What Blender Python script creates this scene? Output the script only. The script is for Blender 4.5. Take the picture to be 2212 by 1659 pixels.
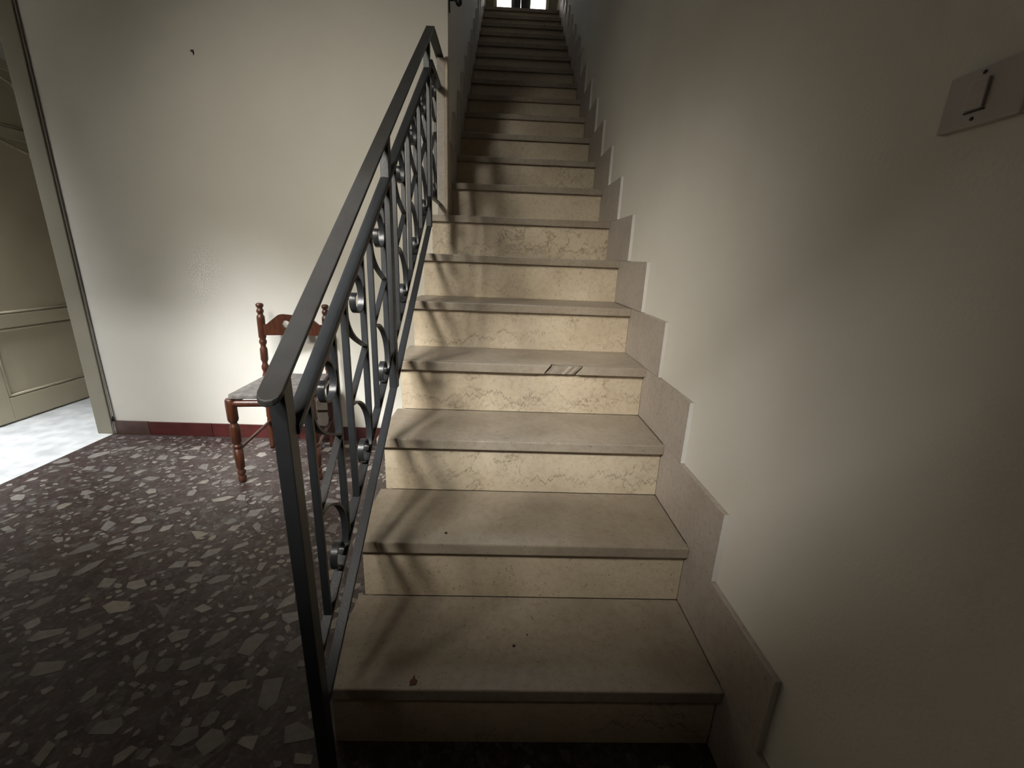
import bpy, bmesh, math, random
from mathutils import Vector, Matrix

for o in list(bpy.data.objects):
    bpy.data.objects.remove(o, do_unlink=True)
S = 1.12                      # survey units -> metres
scn = bpy.context.scene
col = scn.collection
R = random.Random(7)

# ---------------------------------------------------------------- camera, light, exposure
cam_d = bpy.data.cameras.new('camera')
cam_d.sensor_width = 36.0
cam_d.lens = 931.52 / 2212 * 36.0
cam_d.clip_start = 0.02
cam = bpy.data.objects.new('camera', cam_d)
col.objects.link(cam)
r_, u_, f_ = (0.99907, -0.02014, 0.03805), (-0.03092, 0.27931, 0.9597), (0.02995, 0.95999, -0.27843)
cam.matrix_world = Matrix(((r_[0], u_[0], -f_[0], -0.48342*S), (r_[1], u_[1], -f_[1], -0.66501*S),
                           (r_[2], u_[2], -f_[2], 1.01122*S), (0, 0, 0, 1)))
scn.camera = cam
scn.view_settings.view_transform = 'Standard'
scn.view_settings.look = 'None'
scn.view_settings.exposure = 0.0
scn.view_settings.gamma = 1.0
scn.view_settings.use_curve_mapping = False

w = bpy.data.worlds.new('overcast_sky')
scn.world = w
w.use_nodes = True
w.node_tree.nodes['Background'].inputs[0].default_value = (0.86, 0.93, 1.0, 1)
w.node_tree.nodes['Background'].inputs[1].default_value = .12

def area(name, loc, target, sx, sy, power, colr, spread=180):
    d = bpy.data.lights.new(name, 'AREA')
    d.shape = 'RECTANGLE'; d.size = sx*S; d.size_y = sy*S
    d.energy = power; d.color = colr
    d.spread = math.radians(spread)
    o = bpy.data.objects.new(name, d); col.objects.link(o)
    o.location = Vector(loc)*S
    v = (Vector(target) - Vector(loc)).normalized()
    o.rotation_euler = v.to_track_quat('-Z', 'Y').to_euler()
    return o
# strip of bright sky between the house opposite and the balcony above, seen through the front windows
area('sky_strip_light', (-2.9, -6.95, 6.62), (-1.7, .9, .1), 3.0, .45, 900, (.93, .97, 1.0))
# bounced daylight outside the wide front window behind the camera, cut off below by the sill
area('street_light', (-1.6, -2.2, 3.0), (-.75, .8, .6), .36, .36, 66, (1, .95, .87))
# added fill beams inside the front wall; the upper one has no opening
area('front_fill_light', (-1.6, -.93, 1.7), (-.30, .90, .56), .30, .30, 4.6, (1, .95, .86), 48)
area('front_upper_fill_light', (-1.6, -.93, 2.3), (-1.05, 1.6, .98), .35, .35, 6.8, (1, .95, .84), 60)
# added beam on the solid left wall, brightening the chair corner
area('side_fill_light', (-2.58, .1, 2.2), (-1.6, 1.6, .05), .5, .35, 9.5, (.93, .97, 1.0), 31)
# daylight in the passage beyond the left doorway
area('passage_window_light', (-3.02, .95, 2.5), (-3.02, 1.15, 0), .22, .9, 13.5, (.90, .95, 1.0), 50)
# daylight through the upper doorway
area('upper_doorway_light', (-.30, 5.5, 4.75), (-.70, 3.2, 3.2), .5, .9, 24, (.80, .88, 1.0), 130)

# added lamp that whitens the backdrop outside the upper doorway
area('backdrop_light', (-.4, 7.4, 9.6), (-.4, 9.5, 5.2), 3.0, 1.5, 1500, (1.0, .99, .96), 120)

# ---------------------------------------------------------------- materials
def nodes(name):
    m = bpy.data.materials.new(name); m.use_nodes = True
    nt = m.node_tree
    return m, nt, nt.nodes, nt.links, nt.nodes['Principled BSDF']
def plain(name, c, rough=.5, metal=0.0, spec=.5, var=0.0, scale=8.0, bump=0.0, bscale=60.0):
    m, nt, N, L, b = nodes(name)
    b.inputs['Base Color'].default_value = (*c, 1); b.inputs['Roughness'].default_value = rough
    b.inputs['Metallic'].default_value = metal; b.inputs['Specular IOR Level'].default_value = spec
    tc = N.new('ShaderNodeTexCoord')
    if var > 0:
        n = N.new('ShaderNodeTexNoise'); n.inputs['Scale'].default_value = scale; n.inputs['Detail'].default_value = 5
        L.new(tc.outputs['Object'], n.inputs['Vector'])
        r = N.new('ShaderNodeValToRGB')
        r.color_ramp.elements[0].position = .3; r.color_ramp.elements[1].position = .7
        r.color_ramp.elements[0].color = (*[x*(1-var) for x in c], 1)
        r.color_ramp.elements[1].color = (*[min(1, x*(1+var)) for x in c], 1)
        L.new(n.outputs['Fac'], r.inputs['Fac']); L.new(r.outputs['Color'], b.inputs['Base Color'])
    if bump > 0:
        n = N.new('ShaderNodeTexNoise'); n.inputs['Scale'].default_value = bscale; n.inputs['Detail'].default_value = 4
        L.new(tc.outputs['Object'], n.inputs['Vector'])
        bp = N.new('ShaderNodeBump'); bp.inputs['Strength'].default_value = bump; bp.inputs['Distance'].default_value = .004
        L.new(n.outputs['Fac'], bp.inputs['Height']); L.new(bp.outputs['Normal'], b.inputs['Normal'])
    return m

def marble(name, base, dark, rough, vein=0.0, grime=0.0):
    """cream limestone: cloudy ground, fine pitting, ragged brown veins; every piece gets its own patch of stone"""
    m, nt, N, L, b = nodes(name)
    tc = N.new('ShaderNodeTexCoord'); oi = N.new('ShaderNodeObjectInfo')
    mul = N.new('ShaderNodeVectorMath'); mul.operation = 'SCALE'; mul.inputs['Scale'].default_value = 37.0
    cmb = N.new('ShaderNodeCombineXYZ')
    for i in range(3): L.new(oi.outputs['Random'], cmb.inputs[i])
    L.new(cmb.outputs[0], mul.inputs[0])
    add = N.new('ShaderNodeVectorMath'); L.new(tc.outputs['Object'], add.inputs[0]); L.new(mul.outputs[0], add.inputs[1])
    def noise(scale, det, rgh=.6, dist=0.0):
        n = N.new('ShaderNodeTexNoise'); n.inputs['Scale'].default_value = scale; n.inputs['Detail'].default_value = det
        n.inputs['Roughness'].default_value = rgh; n.inputs['Distortion'].default_value = dist
        L.new(add.outputs[0], n.inputs['Vector']); return n
    cloud = noise(5.0, 6); fine = noise(55.0, 3, .7)
    r1 = N.new('ShaderNodeValToRGB'); e = r1.color_ramp.elements
    e[0].position = .32; e[1].position = .68
    e[0].color = (*dark, 1); e[1].color = (*base, 1)
    L.new(cloud.outputs['Fac'], r1.inputs['Fac'])
    r2 = N.new('ShaderNodeValToRGB'); e = r2.color_ramp.elements
    e[0].position = .33; e[1].position = .55
    e[0].color = (.84, .80, .75, 1); e[1].color = (1, 1, 1, 1)
    L.new(fine.outputs['Fac'], r2.inputs['Fac'])
    mx = N.new('ShaderNodeMixRGB'); mx.blend_type = 'MULTIPLY'; mx.inputs[0].default_value = .8
    L.new(r1.outputs[0], mx.inputs[1]); L.new(r2.outputs[0], mx.inputs[2])
    out = mx.outputs[0]
    def ridge(n, width):
        s = N.new('ShaderNodeMath'); s.operation = 'SUBTRACT'; s.inputs[1].default_value = .5; L.new(n.outputs['Fac'], s.inputs[0])
        a = N.new('ShaderNodeMath'); a.operation = 'ABSOLUTE'; L.new(s.outputs[0], a.inputs[0])
        mr = N.new('ShaderNodeMapRange'); mr.inputs['From Min'].default_value = 0; mr.inputs['From Max'].default_value = width
        mr.inputs['To Min'].default_value = 1; mr.inputs['To Max'].default_value = 0
        L.new(a.outputs[0], mr.inputs['Value']); return mr
    def gate(n, lo, hi):
        mr = N.new('ShaderNodeMapRange'); mr.inputs['From Min'].default_value = lo; mr.inputs['From Max'].default_value = hi
        L.new(n.outputs['Fac'], mr.inputs['Value']); return mr
    def mulv(a, c):
        k = N.new('ShaderNodeMath'); k.operation = 'MULTIPLY'; L.new(a, k.inputs[0])
        if isinstance(c, float): k.inputs[1].default_value = c
        else: L.new(c, k.inputs[1])
        return k.outputs[0]
    onoff = N.new('ShaderNodeMapRange'); onoff.inputs['From Min'].default_value = .45; onoff.inputs['From Max'].default_value = .5
    onoff.inputs['To Min'].default_value = .12; L.new(oi.outputs['Random'], onoff.inputs['Value'])
    if vein > 0:
        v1 = mulv(onoff.outputs[0], mulv(ridge(noise(6.5, 9, .68, .5), .012).outputs[0], gate(noise(3.1, 2), .52, .62).outputs[0]))
        m2 = N.new('ShaderNodeMixRGB'); m2.inputs[2].default_value = (.15, .10, .055, 1)
        L.new(mulv(v1, vein), m2.inputs[0]); L.new(out, m2.inputs[1]); out = m2.outputs[0]
        v2 = mulv(gate(noise(30.0, 4, .7, 1.0), .56, .64).outputs[0], gate(noise(2.3, 2), .60, .70).outputs[0])
        m3 = N.new('ShaderNodeMixRGB'); m3.inputs[2].default_value = (.22, .155, .09, 1)
        L.new(mulv(v2, vein*.8), m3.inputs[0]); L.new(out, m3.inputs[1]); out = m3.outputs[0]
    if vein > .5:
        # ragged mineral seams running along the lower part of the slab
        sp = N.new('ShaderNodeSeparateXYZ'); L.new(tc.outputs['Object'], sp.inputs[0])
        for q, (amp, lo, wid, k1) in enumerate(((.34, .36, .0032, 5.0), (.42, .40, .0022, 6.5))):
            cv = N.new('ShaderNodeCombineXYZ'); L.new(sp.outputs['X'], cv.inputs[0])
            rk = N.new('ShaderNodeMath'); rk.operation = 'MULTIPLY_ADD'; rk.inputs[1].default_value = 53.0; rk.inputs[2].default_value = 9.0*q
            L.new(oi.outputs['Random'], rk.inputs[0]); L.new(rk.outputs[0], cv.inputs[1])
            nn = N.new('ShaderNodeTexNoise'); nn.inputs['Scale'].default_value = k1; nn.inputs['Detail'].default_value = 10; nn.inputs['Roughness'].default_value = .72
            L.new(cv.outputs[0], nn.inputs['Vector'])
            t1 = N.new('ShaderNodeMath'); t1.operation = 'MULTIPLY_ADD'; t1.inputs[1].default_value = amp; t1.inputs[2].default_value = -amp*lo
            L.new(nn.outputs['Fac'], t1.inputs[0])
            d1 = N.new('ShaderNodeMath'); d1.operation = 'SUBTRACT'; L.new(sp.outputs['Z'], d1.inputs[0]); L.new(t1.outputs[0], d1.inputs[1])
            fz = N.new('ShaderNodeMath'); fz.operation = 'MULTIPLY_ADD'; fz.inputs[1].default_value = .012; fz.inputs[2].default_value = -.006; L.new(fine.outputs['Fac'], fz.inputs[0])
            d2 = N.new('ShaderNodeMath'); d2.operation = 'ADD'; L.new(d1.outputs[0], d2.inputs[0]); L.new(fz.outputs[0], d2.inputs[1])
            ab = N.new('ShaderNodeMath'); ab.operation = 'ABSOLUTE'; L.new(d2.outputs[0], ab.inputs[0])
            mr = N.new('ShaderNodeMapRange'); mr.inputs['From Max'].default_value = wid; mr.inputs['To Min'].default_value = 1; mr.inputs['To Max'].default_value = 0
            L.new(ab.outputs[0], mr.inputs['Value'])
            gt = gate(noise(1.7+.6*q, 3), .45, .56)
            mm = N.new('ShaderNodeMixRGB'); mm.inputs[2].default_value = (.13, .095, .06, 1)
            L.new(mulv(mulv(mulv(mr.outputs[0], gt.outputs[0]), onoff.outputs[0]), .95), mm.inputs[0]); L.new(out, mm.inputs[1]); out = mm.outputs[0]
    if grime > 0:
        g = gate(noise(2.2, 5, .65), .42, .66)
        m4 = N.new('ShaderNodeMixRGB'); m4.blend_type = 'MULTIPLY'; m4.inputs[2].default_value = (.66, .61, .56, 1)
        L.new(mulv(g.outputs[0], grime), m4.inputs[0]); L.new(out, m4.inputs[1]); out = m4.outputs[0]
        p = gate(noise(120.0, 1), .70, .74)
        m5 = N.new('ShaderNodeMixRGB'); m5.inputs[2].default_value = (.10, .07, .045, 1)
        L.new(mulv(p.outputs[0], .6), m5.inputs[0]); L.new(out, m5.inputs[1]); out = m5.outputs[0]
    L.new(out, b.inputs['Base Color'])
    b.inputs['Roughness'].default_value = rough
    bp = N.new('ShaderNodeBump'); bp.inputs['Strength'].default_value = .15; bp.inputs['Distance'].default_value = .002
    L.new(fine.outputs['Fac'], bp.inputs['Height']); L.new(bp.outputs['Normal'], b.inputs['Normal'])
    return m

def terrazzo(name):
    m, nt, N, L, b = nodes(name)
    tc = N.new('ShaderNodeTexCoord')
    ns = N.new('ShaderNodeTexNoise'); ns.inputs['Scale'].default_value = 9; L.new(tc.outputs['Object'], ns.inputs['Vector'])
    wv = N.new('ShaderNodeMixRGB'); wv.blend_type = 'ADD'; wv.inputs[0].default_value = .05
    L.new(tc.outputs['Object'], wv.inputs[1]); L.new(ns.outputs['Color'], wv.inputs[2])
    def layer(scale, stops):
        v = N.new('ShaderNodeTexVoronoi'); v.inputs['Scale'].default_value = scale; L.new(wv.outputs[0], v.inputs['Vector'])
        sp = N.new('ShaderNodeSeparateColor'); L.new(v.outputs['Color'], sp.inputs[0])
        r = N.new('ShaderNodeValToRGB'); r.color_ramp.interpolation = 'CONSTANT'
        e = r.color_ramp.elements
        while len(e) < len(stops): e.new(.5)
        for i, (p, c) in enumerate(stops): e[i].position = p; e[i].color = (*c, 1)
        L.new(sp.outputs[0], r.inputs['Fac'])
        return r.outputs[0]
    big = layer(34, [(0, (0.047, 0.027, 0.023)), (.25, (0.062, 0.038, 0.035)), (.5, (0.033, 0.019, 0.016)), (.72, (0.078, 0.062, 0.057)), (.9, (0.117, 0.103, 0.095))])
    sml = layer(95, [(0, (0.039, 0.025, 0.022)), (.35, (0.058, 0.037, 0.034)), (.6, (0.027, 0.015, 0.013)), (.78, (0.078, 0.065, 0.060)), (.93, (0.133, 0.119, 0.112))])
    mx = N.new('ShaderNodeMixRGB'); mx.inputs[0].default_value = .5; L.new(big, mx.inputs[1]); L.new(sml, mx.inputs[2])
    L.new(mx.outputs[0], b.inputs['Base Color'])
    b.inputs['Roughness'].default_value = .42
    return m

def stone_chip(name):
    m, nt, N, L, b = nodes(name)
    tc = N.new('ShaderNodeTexCoord'); oi = N.new('ShaderNodeObjectInfo'); gi = N.new('ShaderNodeNewGeometry')
    s = N.new('ShaderNodeMath'); s.operation = 'ADD'
    L.new(oi.outputs['Random'], s.inputs[0]); L.new(gi.outputs['Random Per Island'], s.inputs[1])
    fr = N.new('ShaderNodeMath'); fr.operation = 'FRACT'; L.new(s.outputs[0], fr.inputs[0])
    r = N.new('ShaderNodeValToRGB'); e = r.color_ramp.elements
    cols = [(0, (.13, .115, .106)), (.3, (.22, .20, .184)), (.6, (.175, .158, .147)), (.8, (.28, .258, .235)), (1, (.24, .21, .172))]
    while len(e) < len(cols): e.new(.5)
    for i, (p, c) in enumerate(cols): e[i].position = p; e[i].color = (*c, 1)
    L.new(fr.outputs[0], r.inputs['Fac'])
    n = N.new('ShaderNodeTexNoise'); n.inputs['Scale'].default_value = 45; n.inputs['Detail'].default_value = 4
    L.new(tc.outputs['Object'], n.inputs['Vector'])
    r2 = N.new('ShaderNodeValToRGB'); r2.color_ramp.elements[0].color = (.75, .72, .7, 1); r2.color_ramp.elements[0].position = .35; r2.color_ramp.elements[1].position = .6
    L.new(n.outputs['Fac'], r2.inputs['Fac'])
    mx = N.new('ShaderNodeMixRGB'); mx.blend_type = 'MULTIPLY'; mx.inputs[0].default_value = .8
    L.new(r.outputs[0], mx.inputs[1]); L.new(r2.outputs[0], mx.inputs[2]); L.new(mx.outputs[0], b.inputs['Base Color'])
    b.inputs['Roughness'].default_value = .4
    return m

def wood(name, c1, c2, rough):
    m, nt, N, L, b = nodes(name)
    tc = N.new('ShaderNodeTexCoord'); mp = N.new('ShaderNodeMapping'); mp.inputs['Scale'].default_value = (18, 18, 3)
    L.new(tc.outputs['Object'], mp.inputs[0])
    n = N.new('ShaderNodeTexNoise'); n.inputs['Scale'].default_value = 3; n.inputs['Detail'].default_value = 6; n.inputs['Distortion'].default_value = .8
    L.new(mp.outputs[0], n.inputs['Vector'])
    r = N.new('ShaderNodeValToRGB'); r.color_ramp.elements[0].position = .3; r.color_ramp.elements[1].position = .7
    r.color_ramp.elements[0].color = (*c1, 1); r.color_ramp.elements[1].color = (*c2, 1)
    L.new(n.outputs['Fac'], r.inputs['Fac']); L.new(r.outputs[0], b.inputs['Base Color'])
    b.inputs['Roughness'].default_value = rough
    return m

M_wall = plain('cream_wall_paint', (.66, .625, .55), .92, var=.035, scale=2.2, bump=.12, bscale=140)
M_ceil = plain('ceiling_paint', (.66, .64, .60), .95, var=.02)
M_ceil_dark = wood('bounce_cutting_ceiling', (.10, .07, .045), (.16, .115, .075), .6)  # unseen hall ceiling, darkened to cut bounced light
M_front_dark = wood('bounce_cutting_front', (.09, .06, .04), (.14, .10, .07), .6)  # unseen front wall, kept brown to lower the ambient bounce
M_tread = marble('tread_limestone', (.365, .315, .25), (.30, .255, .20), .42, vein=.25, grime=.7)
M_riser = marble('riser_limestone', (.58, .50, .375), (.49, .41, .30), .45, vein=.85, grime=.3)
M_skirt = marble('skirting_limestone', (.42, .37, .32), (.36, .315, .27), .5, vein=.08, grime=.2)
M_patch = marble('rough_patch_stone', (.28, .24, .19), (.18, .15, .115), .8, vein=.6, grime=.8)
M_terr = terrazzo('dark_red_terrazzo')
M_chip = stone_chip('pale_stone_chips')
M_iron = plain('dark_grey_painted_iron', (.023, .025, .028), .36, 0.0, .5, var=.12, scale=30, bump=.10, bscale=220)
M_iron_worn = plain('dark_handrail_paint', (.031, .030, .029), .5, 0.0, .4, var=.15, scale=25, bump=.08, bscale=260)
M_wood = wood('reddish_turned_wood', (.038, .011, .005), (.082, .025, .010), .36)
M_seat = plain('worn_grey_seat_pad', (.125, .11, .10), .85, var=.4, scale=26, bump=.25, bscale=160)
M_base = plain('red_brown_glazed_tile', (.070, .014, .012), .35, var=.25, scale=14)
M_base2 = plain('brown_glazed_tile', (.080, .042, .032), .4, var=.25, scale=14)
M_door = plain('cream_door_paint', (.47, .41, .295), .55, var=.05, scale=4)
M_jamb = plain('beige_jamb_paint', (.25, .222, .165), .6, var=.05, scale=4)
M_glass = plain('frosted_glass', (.62, .62, .58), .35)
M_plastic = plain('aged_white_plastic', (.42, .375, .335), .45, var=.04, scale=20)
M_black = plain('black_metal', (.012, .012, .013), .45)
M_cable = plain('grey_cable_sheath', (.30, .28, .235), .5)
M_cable2 = plain('dark_cable_sheath', (.07, .065, .06), .5)
M_leaf = plain('dry_leaf', (.10, .035, .018), .8, var=.2)
M_dirt = plain('dark_grit', (.03, .025, .02), .9)
M_lit_floor = plain('light_washed_passage_floor', (.62, .62, .61), .35, var=.22, scale=11)  # daylight wash on the terrazzo, put into a pale floor colour
M_trouser = plain('black_trouser_cloth', (.010, .010, .012), .9)
M_jacket = plain('dark_jacket_cloth', (.018, .019, .024), .9)
M_skin = plain('skin', (.45, .27, .19), .55)
M_shoe = plain('black_shoe_leather', (.012, .011, .010), .4)
M_hair = plain('dark_hair', (.018, .012, .009), .6)
M_out = plain('pale_backdrop_plaster', (.75, .74, .71), .9, var=.03)
M_white = plain('white_trim_paint', (.62, .60, .56), .5)

# ---------------------------------------------------------------- builders
class MB:
    def __init__(self): self.bm = bmesh.new()
    def _bev(self, fs, bev, seg=2):
        if bev > 0:
            es = list({e for f in fs for e in f.edges})
            bmesh.ops.bevel(self.bm, geom=es, offset=bev*S, segments=seg, affect='EDGES', profile=.6)
    def v(self, p): return self.bm.verts.new(Vector(p)*S)
    def box(self, x0, x1, y0, y1, z0, z1, bev=0.0):
        return self.hexa([(x0,y0,z0),(x1,y0,z0),(x1,y1,z0),(x0,y1,z0),(x0,y0,z1),(x1,y0,z1),(x1,y1,z1),(x0,y1,z1)], bev)
    def hexa(self, P, bev=0.0):
        V = [self.v(p) for p in P]
        fs = [self.bm.faces.new([V[i] for i in q]) for q in ((3,2,1,0),(4,5,6,7),(0,1,5,4),(1,2,6,5),(2,3,7,6),(3,0,4,7))]
        self._bev(fs, bev); return self
    def prism(self, poly, axis, a, b, bev=0.0):
        f = {'x': lambda p, t: (t, p[0], p[1]), 'y': lambda p, t: (p[0], t, p[1]), 'z': lambda p, t: (p[0], p[1], t)}[axis]
        A = [self.v(f(p, a)) for p in poly]; B = [self.v(f(p, b)) for p in poly]
        n = len(poly)
        fs = [self.bm.faces.new(A[::-1]), self.bm.faces.new(B)]
        for i in range(n): fs.append(self.bm.faces.new((A[i], A[(i+1) % n], B[(i+1) % n], B[i])))
        bmesh.ops.recalc_face_normals(self.bm, faces=fs)
        self._bev(fs, bev); return self
    def lathe(self, p0, p1, prof, n=14):
        p0, p1 = Vector(p0), Vector(p1); d = p1-p0
        q = d.normalized().to_track_quat('Z', 'Y'); rings = []
        for t, r in prof:
            c = p0 + d*t
            rings.append([self.v(c + q @ Vector((r*math.cos(2*math.pi*i/n), r*math.sin(2*math.pi*i/n), 0))) for i in range(n)])
        for A, B in zip(rings, rings[1:]):
            for i in range(n):
                self.bm.faces.new((A[i], A[(i+1) % n], B[(i+1) % n], B[i])).smooth = True
        self.bm.faces.new(rings[0][::-1]); self.bm.faces.new(rings[-1]); return self
    def tube(self, pts, r, n=8):
        pts = [Vector(p) for p in pts]; rings = []
        up = Vector((0, 0, 1))
        for i, p in enumerate(pts):
            t = (pts[min(i+1, len(pts)-1)] - pts[max(i-1, 0)]).normalized()
            a = t.cross(up if abs(t.z) < .9 else Vector((1, 0, 0))).normalized(); b = t.cross(a)
            rings.append([self.v(p + a*r*math.cos(2*math.pi*k/n) + b*r*math.sin(2*math.pi*k/n)) for k in range(n)])
        for A, B in zip(rings, rings[1:]):
            for i in range(n): self.bm.faces.new((A[i], A[(i+1) % n], B[(i+1) % n], B[i])).smooth = True
        self.bm.faces.new(rings[0][::-1]); self.bm.faces.new(rings[-1])
        bmesh.ops.recalc_face_normals(self.bm, faces=self.bm.faces[:]); return self
    def ribbon(self, pts, x0, x1, t):
        """flat strip bent in the y-z plane: width x0..x1, thickness t"""
        P = [Vector((0, a, b)) for a, b in pts]; rings = []
        for i, p in enumerate(P):
            d = (P[min(i+1, len(P)-1)] - P[max(i-1, 0)]).normalized(); n = Vector((0, -d.z, d.y))*(t/2)
            rings.append([self.v((x0, *(p+n).yz)), self.v((x1, *(p+n).yz)), self.v((x1, *(p-n).yz)), self.v((x0, *(p-n).yz))])
        for A, B in zip(rings, rings[1:]):
            for i in range(4):
                f = self.bm.faces.new((A[i], A[(i+1) % 4], B[(i+1) % 4], B[i])); f.smooth = i in (0, 2)
        self.bm.faces.new(rings[0][::-1]); self.bm.faces.new(rings[-1])
        for e in self.bm.edges:
            fl = e.link_faces
            if len(fl) == 2 and fl[0].smooth != fl[1].smooth: e.smooth = False
        bmesh.ops.recalc_face_normals(self.bm, faces=self.bm.faces[:]); return self
    def build(self, name, mat, parent=None, kind=None, label=None, base=None):
        me = bpy.data.meshes.new(name); self.bm.to_mesh(me); self.bm.free()
        mats = mat if isinstance(mat, (list, tuple)) else [mat]
        for m in mats: me.materials.append(m)
        return link(name, me, parent, kind, label, base)

def world_loc(o):
    v = Vector(o.location)
    while o.parent: o = o.parent; v = v + Vector(o.location)
    return v
def link(name, me, parent=None, kind=None, label=None, base=None):
    """base: world position (survey units) for the object's origin; mesh arrives in world coordinates"""
    o = bpy.data.objects.new(name, me); col.objects.link(o)
    off = Vector(base)*S if base is not None else (world_loc(parent) if parent else Vector())
    if off.length > 0: me.transform(Matrix.Translation(-off))
    if parent:
        o.parent = parent; o.location = off - world_loc(parent)
    else: o.location = off
    if kind: o['kind'] = kind
    if label: o['label'] = label
    return o
def thing(name, label, cat, base=(0, 0, 0), group=None):
    o = bpy.data.objects.new(name, None); col.objects.link(o); o.empty_display_size = .1
    o.location = Vector(base)*S
    o['label'] = label; o['category'] = cat
    if group: o['group'] = group
    return o
def tag(o, label, cat, group=None):
    o['label'] = label; o['category'] = cat
    if group: o['group'] = group
    return o
def copy_to(o, parent, loc, label=None):
    c = o.copy(); col.objects.link(c); c.parent = parent; c.location = Vector(loc)*S - world_loc(parent)
    if 'label' in c: del c['label']
    if label: c['label'] = label
    return c
def spline(pts, k=5):
    out = []
    P = [Vector(p) for p in pts]
    for i in range(len(P)-1):
        p0, p1, p2, p3 = P[max(i-1, 0)], P[i], P[i+1], P[min(i+2, len(P)-1)]
        for j in range(k):
            t = j/k
            out.append(.5*((2*p1) + (p2-p0)*t + (2*p0-5*p1+4*p2-p3)*t*t + (3*p1-p0-3*p2+p3)*t**3))
    out.append(P[-1]); return [tuple(v) for v in out]
def structure_empty(name):
    o = bpy.data.objects.new(name, None); col.objects.link(o); o['kind'] = 'structure'; return o

H, D, NO, TH = .17, .23534, .0193, .029     # rise, going, nosing overhang, tread thickness
YW = 1.5985                                 # face of the back wall
XL = -.757                                  # inner face of the stair's left wall

YD_ = 4.775
# ---------------------------------------------------------------- room shell
FY = -.95                                   # inner face of the front wall (behind the camera)
m = MB(); m.prism([(.012, -1.1), (.16, -1.1), (.16, 6.1), (.012, 6.1)], 'z', 0, 5.8); m.build('wall_right', M_wall, kind='structure')
m = MB(); m.box(-2.685, XL, YW, YW+.12, 0, 2.55); m.build('wall_back', M_wall, kind='structure')
m = MB(); m.box(XL-.12, XL, YW+.12, 6.1, 0, 5.8); m.build('wall_stairs', M_wall, kind='structure')
m = MB(); m.box(XL, .012, YW, YW+.12, 2.55, 5.8); m.build('wall_header', M_wall, kind='structure')
m = MB(); m.box(-2.685, -2.60, -1.1, .80, 0, 2.55); m.box(-2.685, -2.60, .80, YW, 2.36, 2.55); m.build('wall_left', M_wall, kind='structure')
WINS = ((-2.52, -1.98, 1.38, 2.46), (-1.90, -.90, 1.58, 2.22), (-.87, -.62, 1.55, 1.86))  # unseen openings sized to shape the light; narrow third added for right wall
m = MB()
m.box(-2.60, -2.52, FY-.08, FY, 0, 2.55); m.box(-1.98, -1.90, FY-.08, FY, 0, 2.55); m.box(-.90, -.87, FY-.08, FY, 0, 2.55); m.box(-.62, .012, FY-.08, FY, 0, 2.55)
for a, b, c, d in WINS:
    m.box(a, b, FY-.08, FY, 0, c); m.box(a, b, FY-.08, FY, d, 2.55)
m.build('wall_front', M_front_dark, kind='structure')
for i, (a, b, c, d) in enumerate(WINS):
    win = structure_empty('window_%d' % (i+1))
    for q in ((a, a+.02, c, d), (b-.02, b, c, d), (a+.02, b-.02, c, c+.02), (a+.02, b-.02, d-.02, d)):
        m = MB(); m.box(q[0], q[1], FY-.06, FY-.03, q[2], q[3], .002); m.build('window_frame', M_white, win)
m = MB(); m.box(-2.685, .012, -1.1, YW, 2.55, 2.65); m.build('ceiling', M_ceil_dark, kind='structure')
m = MB(); m.box(XL-.12, .16, YW, 6.1, 5.8, 5.9); m.build('ceiling', M_ceil, kind='structure')

m = MB(); m.box(-2.605, .012, -1.1, YW, -.05, 0.0); floor = m.build('floor', M_terr, kind='structure')

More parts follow.
